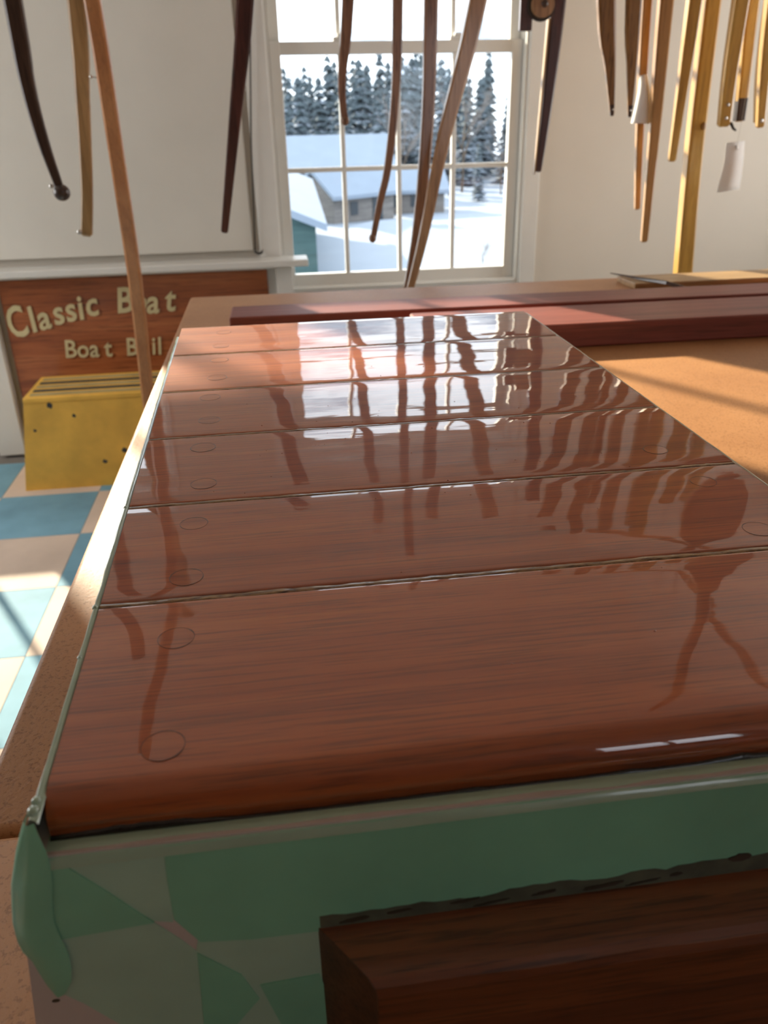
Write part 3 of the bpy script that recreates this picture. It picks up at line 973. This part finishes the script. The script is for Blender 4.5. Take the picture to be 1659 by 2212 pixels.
# ================================================================= hanging battens
BAT = [
    ('ball_ended_batten', 2.25, 'b_dark', .6, [(-.515, 1.111, .0231), (-.517, 1.13, .0207), (-.534, 1.229, .027), (-.544, 1.349, .0328), (-.542, 1.516, .04), (-.536, 2.35, .044)], 'dark brown curved batten with a ball end hanging far left'),
    ('curved_batten', 2.45, 'b_tan', .6, [(-.511, .986, .031), (-.488, 1.111, .0303), (-.46, 1.334, .0362), (-.438, 1.539, .044), (-.389, 2.3, .0484)], 'pale tan curved batten with a screw at its tip hanging beside the orange pole'),
    ('tapered_batten', 2.6, 'b_red', .5, [(-.14, .962, .021), (-.077, 1.274, .0344), (-.022, 1.555, .0477), (.032, 2.012, .0525)], 'dark red tapered batten hanging just left of the window'),
    ('curved_batten', 2.6, 'b_brown', .6, [(.238, 1.258, .0189), (.233, 1.298, .0201), (.234, 1.374, .0237), (.258, 1.553, .0331), (.304, 2.13, .0364)], 'short brown curled batten hanging in the left of the window'),
    ('curved_batten', 2.58, 'b_brown', .7, [(.309, .93, .0171), (.332, 1.03, .0195), (.358, 1.129, .022), (.384, 1.324, .0253), (.393, 1.55, .0293), (.41, 2.245, .0322)], 'slim brown batten curving left at its rounded tip in mid window'),
    ('straight_batten', 2.67, 'b_brown', .6, [(.427, .732, .0304), (.466, .961, .0323), (.495, 1.263, .0376), (.503, 1.559, .0409), (.513, 2.147, .045)], 'long brown batten hanging nearly upright in mid window, down behind the bench'),
    ('slanting_batten', 2.60, 'b_light', .6, [(.42, .743, .0208), (.47, .926, .0289), (.533, 1.212, .0386), (.624, 1.552, .0494), (.717, 2.131, .0543)], 'long light brown batten slanting across the window to the bench'),
    ('tapered_batten', 2.6, 'b_red', .55, [(.827, 1.105, .0199), (.843, 1.293, .0303), (.857, 1.55, .0421), (.873, 2.05, .0463)], 'dark red batten with a painted-in sunlit edge hanging at the right window jamb'),
    ('pointed_batten', 2.62, 'b_amber', .45, [(1.056, 1.257, .0127), (1.035, 1.388, .033), (1.006, 1.552, .0533), (.937, 2.2, .0586)], 'wide amber batten tapering to a dark point, left of its twin'),
    ('pointed_batten', 2.55, 'b_amber', .45, [(1.083, 1.253, .0124), (1.074, 1.384, .0297), (1.061, 1.545, .0445), (1.029, 2.2, .049)], 'amber batten tapering to a dark point next to the paper wrap'),
    ('thin_stick', 2.67, 'b_honey', .8, [(1.192, .978, .0181), (1.171, 1.224, .0246), (1.151, 1.556, .03), (1.13, 2.15, .033)], 'thin orange stick with a white paper wrap around it'),
    ('thin_stick', 2.6, 'b_honey', .7, [(1.196, .885, .021), (1.189, 1.185, .0314), (1.178, 1.549, .0414), (1.165, 2.25, .0455)], 'longer orange stick hanging beside the paper-wrapped one'),
    ('yellow_batten', 2.6, 'b_yellow', .8, [(1.257, 1.124, .0231), (1.261, 1.31, .0308), (1.265, 1.548, .0402), (1.272, 2.2, .0442)], 'yellow batten ending short, just left of the longest yellow one'),
    ('yellow_batten', 2.63, 'b_yellow', .9, [(1.362, .727, .0531), (1.341, 1.128, .0497), (1.332, 1.55, .0488), (1.322, 2.3, .0537)], 'longest square yellow batten reaching down behind the bench'),
    ('yellow_batten', 2.54, 'b_yellow', .8, [(1.379, 1.222, .0338), (1.374, 1.356, .0385), (1.375, 1.543, .0425), (1.377, 2.1, .0468)], 'short yellow batten with two screws in its end above the white tag'),
    ('yellow_batten', 2.66, 'b_yellow', .8, [(1.494, 1.233, .0291), (1.488, 1.358, .0342), (1.476, 1.552, .0385), (1.456, 2.1, .0424)], 'short yellow batten with a dark stained end, second from the right edge'),
    ('yellow_batten', 2.52, 'b_yellow', .8, [(1.486, 1.215, .0225), (1.471, 1.354, .0302), (1.46, 1.54, .0371), (1.44, 2.1, .0408)], 'short yellow batten overlapping the stained one at the right edge'),
    ('yellow_batten', 2.68, 'b_yellow', .8, [(1.57, 1.226, .0234), (1.556, 1.357, .0314), (1.55, 1.552, .0386), (1.54, 2.1, .0425)], 'rightmost short yellow batten, half cut by the picture edge'),
]


def smooth_path(p, k=4):
    """Catmull-Rom through the points"""
    out = []
    n = len(p)
    for i in range(n - 1):
        a, b2, c, d = (Vector(p[max(i - 1, 0)]), Vector(p[i]), Vector(p[i + 1]), Vector(p[min(i + 2, n - 1)]))
        for j in range(k):
            t_ = j / k
            out.append(0.5 * ((2 * b2) + (c - a) * t_ + (2 * a - 5 * b2 + 4 * c - d) * t_ ** 2 + (3 * b2 - a - 3 * c + d) * t_ ** 3))
    out.append(Vector(p[-1]))
    return out


def screw(parent, loc, r=.004):
    MB().ball(loc, r, 8, 6, (1, .5, 1)).build('screw', M['steel'], parent, True)


bats = []
for i, (nm, Y, mat, dr, pts, label) in enumerate(BAT):
    base = Vector((pts[0][0], Y, pts[0][1]))
    t_ = thing(nm, label, 'batten', base, 'wooden battens hung in front of the window wall')
    q = smooth_path([(x, z, w) for x, z, w in pts])
    path = [Vector((p.x, Y, p.y)) - base for p in q]
    ws = [p.z for p in q]
    # rounded lower tip
    tip = path[0]
    d0 = (path[0] - path[1]).normalized()
    path = [tip + d0 * ws[0] * .22] + path
    ws = [ws[0] * .62] + ws
    MB().sweep(path, ws, [w * dr for w in ws]).build('bar', M[mat], t_)
    top_ = path[-1]
    MB().sweep([top_, Vector((top_.x, 0, ZC - base.z))], [.003, .003], sides=5, square=False).build('hanging_cord', M['string'], t_)
    bats.append((t_, base))

# details on single battens
t_, b_ = bats[0]
MB().ball((.003, 0, -.004), .021, 14, 10, (1, .9, .95)).build('ball_end', M['b_dark'], t_, True)
screw(t_, (-.016, -.012, .012), .006)
t_, b_ = bats[1]
screw(t_, (-.016, -.010, .006), .007)
t_, b_ = bats[4]
MB().ball((-.002, 0, -.002), .0115, 12, 8, (1, .9, 1.2)).build('rounded_tip', M['b_brown'], t_, True)
t_, b_ = bats[3]
MB().ball((.0, 0, -.003), .0125, 12, 8, (1, .8, 1.1)).build('rounded_tip', M['b_brown'], t_, True)
for k in (8, 9):
    t_, b_ = bats[k]
    MB().sweep([(0, 0, -.006), (-.004 if k == 8 else -.001, 0, .025)], [.010, .0165], [.006, .0095]).build('dark_tip', M['b_dark'], t_)
    screw(t_, (-.001, -.008, .012), .0035)
t_, b_ = bats[7]
MB().sweep([(-.013, -.003, -.01), (-.0075 + .003, -.004, .19), (-.006 + .010, -.004, .40)], [.004, .006, .007], [.014, .018, .022]).build('sunlit_edge', M['b_tan'], t_)  # tan strip colours in sunlight on the batten's left edge
t_, b_ = bats[10]
pw = []
MB().sweep([(-.030, -.030, .250), (-.028, -.030, .290), (-.030, -.026, .340), (-.036, -.02, .382)], [.066, .056, .036, .020], [.050, .046, .036, .030], sides=14, square=False, cap=False).build('paper_wrap', M['paper'], t_, True)
t_, b_ = bats[14]
for dz in (.016, .052):
    screw(t_, (-.004, -.018, dz), .0055)
MB().sweep([(.018, -.008, .004), (.026, -.012, -.012), (.036, -.012, -.018)], [.010, .008, .006], sides=6, square=False).build('dark_hook', M['dark_cord'], t_, True)
t_, b_ = bats[15]
MB().sweep([(.0, -.0005, -.004), (-.002, -.0005, .06)], [.030, .033], [.0255, .0275]).build('stained_end', M['b_dark'], t_)
t_, b_ = bats[16]
screw(t_, (-.004, -.012, .014), .006)
t_, b_ = bats[13]
MB().ball((-.012, -.026, .49), .009, 8, 6, (.8, .6, 1.3)).build('knot', M['b_amber'], t_, True)

# the long bent orange pole standing on the floor behind the bench
pp = smooth_path([(-.50, 2.895, .006), (-.459, 2.724, .419), (-.414, 2.545, .846), (-.389, 2.400, 1.191), (-.369, 2.263, 1.517), (-.360, 2.069, 1.979), (-.417, 1.965, 2.226), (-.493, 1.858, 2.481)])
base = Vector((-.50, 2.895, 0))
pole = thing('bent_pole', 'long orange wooden pole leaning up from the floor in front of the sign', 'pole', base, 'wooden battens hung in front of the window wall')
MB().sweep([p - base for p in pp], [.040 - .006 * i / len(pp) for i in range(len(pp))], [.030] * len(pp)).build('bar', M['b_orange'], pole)
MB().sweep([pp[-1] - base, Vector((pp[-1].x, pp[-1].y, ZC)) - base], [.004, .004], sides=5, square=False).build('hanging_cord', M['string'], pole)
P_ = Vector((-.395, 2.33, 1.36)) - base
MB().sweep([P_ + Vector((.01, 0, 0)), P_ + Vector((-.014, -.004, .004))], [.004, .003], sides=6, square=False).ball(P_ + Vector((-.015, -.004, .0045)), .0045, 8, 6).build('nail', M['steel'], pole, True)

# wooden pulley block hung at the right jamb
blk = thing('pulley_block', 'small wooden pulley block with a round pale cheek by the right window jamb', 'pulley', (.775, 2.53, 1.47))
MB().cbox(-.045, -.010, .004, .022, .0, .13, .003).build('back_plate', M['b_red'], blk)
cy = []
MB().sweep([(.012, -.022, .060), (.012, -.004, .060)], [.062, .062], sides=24, square=False, hint=(0, 0, 1)).build('cheek', M['b_light'], blk)
MB().sweep([(.012, -.004, .060), (.012, .006, .060)], [.078, .078], sides=24, square=False, hint=(0, 0, 1)).build('sheave', M['dark_cord'], blk)
MB().cbox(-.012, .036, -.020, -.002, .060, .155, .004).build('strap', M['b_light'], blk)
MB().ball((.014, -.024, .062), .010, 10, 6, (1, .4, 1)).build('axle_pin', M['b_dark'], blk, True)
MB().sweep([(.012, -.006, .15), (.012, .0, ZC - 1.47)], [.004, .004], sides=5, square=False).build('hanging_cord', M['string'], blk)

# white paper tag hanging on a string
tg = thing('paper_tag', 'white paper tag curling on a string below the yellow battens', 'tag', (1.40, 2.48, 1.172))
vs, fs = [], []
for i in range(9):
    s_ = i / 8
    y = -.022 * math.sin(s_ * PI) + .01 * s_
    xl, xr = -.036 - .016 * math.sin(s_ * 2.2) + .012 * s_, .022 - .010 * math.sin(s_ * PI) + .020 * s_
    for y2 in (0, .0008):
        vs += [(xl, y + y2, -.139 * s_), (xr, y + y2 + .012 * s_, -.137 * s_ + .004)]
for i in range(8):
    a = i * 4
    fs += [(a, a + 1, a + 5, a + 4), (a + 2, a + 6, a + 7, a + 3), (a, a + 4, a + 6, a + 2), (a + 1, a + 3, a + 7, a + 5)]
fs += [(0, 2, 3, 1), (32, 33, 35, 34)]
MB().add(vs, fs).build('tag_sheet', M['paper'], tg, True)
MB().sweep([(-.006, -.004, -.010), (-.006, -.012, -.016)], [.007, .007], sides=8, square=False, hint=(0, 0, 1)).build('eyelet', M['steel'], tg, True)
MB().sweep([(-.006, -.008, -.012), (.0, -.004, .06), (.0, -.006, .14), (0, -.006, ZC - 1.172)], [.0012] * 4, sides=4, square=False).build('tag_string', M['string'], tg)

# paddle hanging over the bench, seen only as a reflection in the varnish
pd = thing('hanging_paddle', 'wooden paddle hanging blade-down above the bench, mirrored in the varnish', 'paddle', (.995, 1.6, 1.54))
outl = [(-.012, .0), (-.05, .03), (-.074, .09), (-.078, .15), (-.066, .22), (-.034, .28), (-.016, .33), (.016, .33), (.034, .28), (.066, .22), (.078, .15), (.074, .09), (.05, .03), (.012, .0)]
MB().prism(outl, -.006, .006).build('blade', M['b_orange'], pd)
MB().sweep([(0, 0, .30), (0, 0, .70), (0, 0, .98)], [.032, .030, .028], sides=12, square=False).build('shaft', M['b_orange'], pd, True)
MB().sweep([(0, 0, .97), (0, 0, ZC - 1.54)], [.004, .004], sides=5, square=False).build('hanging_cord', M['string'], pd)

# orange cable slung under the ceiling
cb = smooth_path([(1.36, 3.2, 2.54), (1.40, 2.88, 2.44), (1.49, 2.63, 2.40), (1.45, 2.3, 2.40), (1.44, 2.04, 2.43), (1.44, 1.6, 2.50), (1.5, .6, 2.585)], 5)
tag(MB().sweep(cb, [.035] * len(cb), sides=8, square=False).build('ceiling_hose', M['b_orange'], None, True), 'brown hose slung under the ceiling, mirrored in the varnish', 'hose')

# ================================================================= outdoors
GZ = -6.0
vs, fs = [], []
NX, NY = 70, 60
for j in range(NY + 1):
    for i in range(NX + 1):
        x = -70 + 160 * i / NX
        y = 6 + 170 * (j / NY) ** 1.5
        z = GZ + .35 * noise.noise((x * .09, y * .08, 0)) + .12 * noise.noise((x * .35, y * .3, 4))
        z += 1.0 * math.exp(-(((x - 9.2) / 2.2) ** 2 + ((y - 62) / 2.0) ** 2))
        vs.append((x, y, z))
for j in range(NY):
    for i in range(NX):
        a = j * (NX + 1) + i
        fs.append((a, a + 1, a + NX + 2, a + NX + 1))
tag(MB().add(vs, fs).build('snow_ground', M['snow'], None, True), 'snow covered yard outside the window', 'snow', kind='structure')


def house(name, label, cx, cy, w, d, eave, ridge, rot, wallmat, windows=(), along='X', over=.45):
    """gabled house; w along local X, d along local Y; the ridge runs along 'along'"""
    h = thing(name, label, 'building', (cx, cy, GZ - .3))
    e, r = eave - GZ + .3, ridge - GZ + .3
    mb = MB()
    if along == 'X':
        sec = [(-d / 2, 0), (d / 2, 0), (d / 2, e), (0, r), (-d / 2, e)]
        mb.prism(sec, -w / 2, w / 2, 'X')
    else:
        sec = [(-w / 2, 0), (w / 2, 0), (w / 2, e), (0, r), (-w / 2, e)]
        mb.prism(sec, -d / 2, d / 2, 'Y')
    mb.build('walls', wallmat, h)
    half = (d if along == 'X' else w) / 2
    ln = (w if along == 'X' else d) / 2 + over
    for s_ in (-1, 1):
        dz = (r - e) / half * over
        sl = [(s_ * (half + over), e - dz + .02), (0, r + .02), (0, r + .34), (s_ * (half + over), e - dz + .30)]
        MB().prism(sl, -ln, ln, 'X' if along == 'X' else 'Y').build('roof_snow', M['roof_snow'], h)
    for (x, z, ww, hh) in windows:
        MB().box(x - ww / 2, x + ww / 2, -d / 2 - .05, -d / 2 + .05, z, z + hh).build('window', M['dark_pane'], h)
    h.rotation_euler.z = math.radians(rot)
    return h


house('green_shed', 'dark green building with a snowy roof at the lower left of the window view', -1.45, 48.0, 7.4, 28, -2.45, -.95, -2, M['green_wall'], ((1.6, 1.4, .9, 1.2),), along='Y')
house('grey_shed', 'grey shingled shed with a snowy gable roof in the middle of the yard', 6.2, 69.2, 6.6, 4.2, -3.75, -2.15, 38, M['grey_wall'], ((-1.2, 1.0, .8, 1.0), (1.4, .3, 1.1, 2.0)))
house('grey_wing', 'low grey wing joined to the right of the shingled shed', 12.2, 75.5, 5.6, 5.0, -4.15, -2.9, 0, M['grey_wall'], ((-1.4, .9, .7, 1.0), (.2, .9, .7, 1.0), (1.6, .9, .7, 1.0)))
house('long_barn', 'long barn with a wide snow covered roof in front of the trees', 2.6, 92.0, 19.5, 13.0, -2.9, -.2, 0, M['grey_wall'], ((-6, 1.2, .9, 1.2), (-2, 1.2, .9, 1.2), (2, 1.2, .9, 1.2), (6, 1.2, .9, 1.2)))


def conifer_mesh(seed, H):
    rnd = random.Random(seed)
    mb = MB()
    tiers = 15
    for k in range(tiers):
        f = k / tiers
        z = H * (.08 + .90 * f)
        R = H * .158 * (1 - f) ** .62 + .15
        nb = 11 - int(5 * f)
        a0 = rnd.uniform(0, 6.3)
        for j in range(nb):
            a = a0 + 2 * PI * j / nb + rnd.uniform(-.2, .2)
            r = R * rnd.uniform(.7, 1.15)
            drop = H * .055 * rnd.uniform(.7, 1.4)
            wd = R * .33 * rnd.uniform(.8, 1.3) + .1
            ca, sa = math.cos(a), math.sin(a)
            base = (0, 0, z)
            mid = (ca * r * .55, sa * r * .55, z - drop * .35)
            tip = (ca * r, sa * r, z - drop)
            l = (mid[0] - sa * wd, mid[1] + ca * wd, mid[2] - drop * .5)
            rr = (mid[0] + sa * wd, mid[1] - ca * wd, mid[2] - drop * .5)
            mb.add([base, l, mid, rr, tip], [(0, 1, 2), (0, 2, 3), (1, 4, 2), (2, 4, 3)])
    return mb


cm = []
for s_ in range(5):
    H = 12
    o = conifer_mesh(s_, H).build('foliage_master', M['conifer'])
    tr_ = MB().sweep([(0, 0, -.5), (0, 0, H * .5), (0, 0, H * .98)], [.42, .26, .04], sides=6, square=False).build('trunk_master', M['trunk'])
    cm.append((o.data, tr_.data))
    bpy.data.objects.remove(o)
    bpy.data.objects.remove(tr_)


def bare_tree_mesh(seed, H):
    rnd = random.Random(seed)
    trunk, tw = MB(), MB()

    def grow(p, d, L, r, lev):
        q = p + d * L
        (trunk if lev < 2 else tw).sweep([p, (p + q) / 2 + Vector((rnd.uniform(-.1, .1), rnd.uniform(-.1, .1), 0)) * L * .4, q], [r * 2, r * 1.7, r * 1.3], sides=4, square=False, cap=False)
        if lev >= 4:
            return
        for _ in range(3 if lev else 5):
            a = rnd.uniform(0, 2 * PI)
            sp_ = rnd.uniform(.35, .8)
            nd = (d + Vector((math.cos(a), math.sin(a), rnd.uniform(-.1, .3))) * sp_).normalized()
            grow(p + d * L * rnd.uniform(.45, 1.0), nd, L * rnd.uniform(.55, .75), r * .55, lev + 1)
    grow(Vector((0, 0, -.4)), Vector((0, 0, 1)), H * .38, H * .014, 0)
    return trunk, tw


bt = []
for s_ in range(3):
    a, b2 = bare_tree_mesh(40 + s_, 11)
    oa, ob = a.build('trunk_m', M['trunk']), b2.build('twig_m', M['twig'])
    bt.append((oa.data, ob.data))
    bpy.data.objects.remove(oa)
    bpy.data.objects.remove(ob)

random.seed(21)
row = []
for k, (Y_, h0, h1) in enumerate([(103.0, 8, 12), (108.5, 10, 14), (114.0, 12, 16), (120.0, 13, 17), (126.0, 13, 17.5), (132.0, 13, 18), (138.0, 14, 18.5), (144.0, 14, 19), (150.0, 15, 19)]):
    for i in range(12 if k < 4 else 11):
        row.append((-9 + k * 1.75 % 5.2 + i * 5.2 - (9 if k < 2 else 3) + random.uniform(-.15, .15), Y_ + random.uniform(-.2, .2), random.uniform(h0, h1), k))
for x in (20.6, 24.2, 27.8):
    row.append((x, 83.5, random.uniform(4, 6), 9))
PLACE = {0: 'shorter conifer in the front row of the tree line behind the barn', 1: 'conifer in the second row of the snow dusted tree line', 2: 'tall conifer in the middle of the snow dusted tree line beyond the barn', 3: 'tall conifer well back in the snow dusted tree line', 4: 'conifer two thirds of the way back in the tree line', 5: 'hazy conifer far back in the tree line', 6: 'hazy conifer near the back of the tree line', 7: 'hazy conifer in the last row but one of the tree line', 8: 'hazy conifer at the very back of the tree line', 9: 'young low conifer at the right end of the snowy yard'}
for i, (x, y, h, k) in enumerate(row):
    f, tk = cm[i % 5]
    t_ = thing('conifer', PLACE[k], 'tree', (x, y, GZ), 'conifers of the tree line')
    s_ = h / 12
    sw = s_ * random.uniform(.92, 1.0) * (.84 if 5 <= k < 9 else 1)
    t_.scale = (sw, sw, s_)
    t_.rotation_euler.z = random.uniform(0, 6.28)
    shared('foliage', f, (0, 0, 0), t_)
    shared('trunk', tk, (0, 0, 0), t_)
for i, (x, y, h) in enumerate([(14.6, 95, 13), (21.4, 94.5, 15), (28.6, 95, 15.5), (35.4, 95, 13), (24.4, 89, 10), (18.8, 89, 8.5)]):
    a, b2 = bt[i % 3]
    t_ = thing('bare_tree', 'bare brown frosted tree standing in front of the conifers at the right', 'tree', (x, y, GZ), 'bare trees of the tree line')
    t_.scale = (h / 11 * .72,) * 2 + (h / 11,)
    t_.rotation_euler.z = i * 1.3
    shared('trunk', a, (0, 0, 0), t_)
    shared('twigs', b2, (0, 0, 0), t_)
# lone sapling in the snow
a, b2 = bt[1]
t_ = thing('sapling', 'small bare sapling standing alone in the open snow', 'tree', (11.0, 43.2, GZ))
t_.scale = (.16, .16, .19)
shared('trunk', a, (0, 0, 0), t_)
shared('twigs', b2, (0, 0, 0), t_)
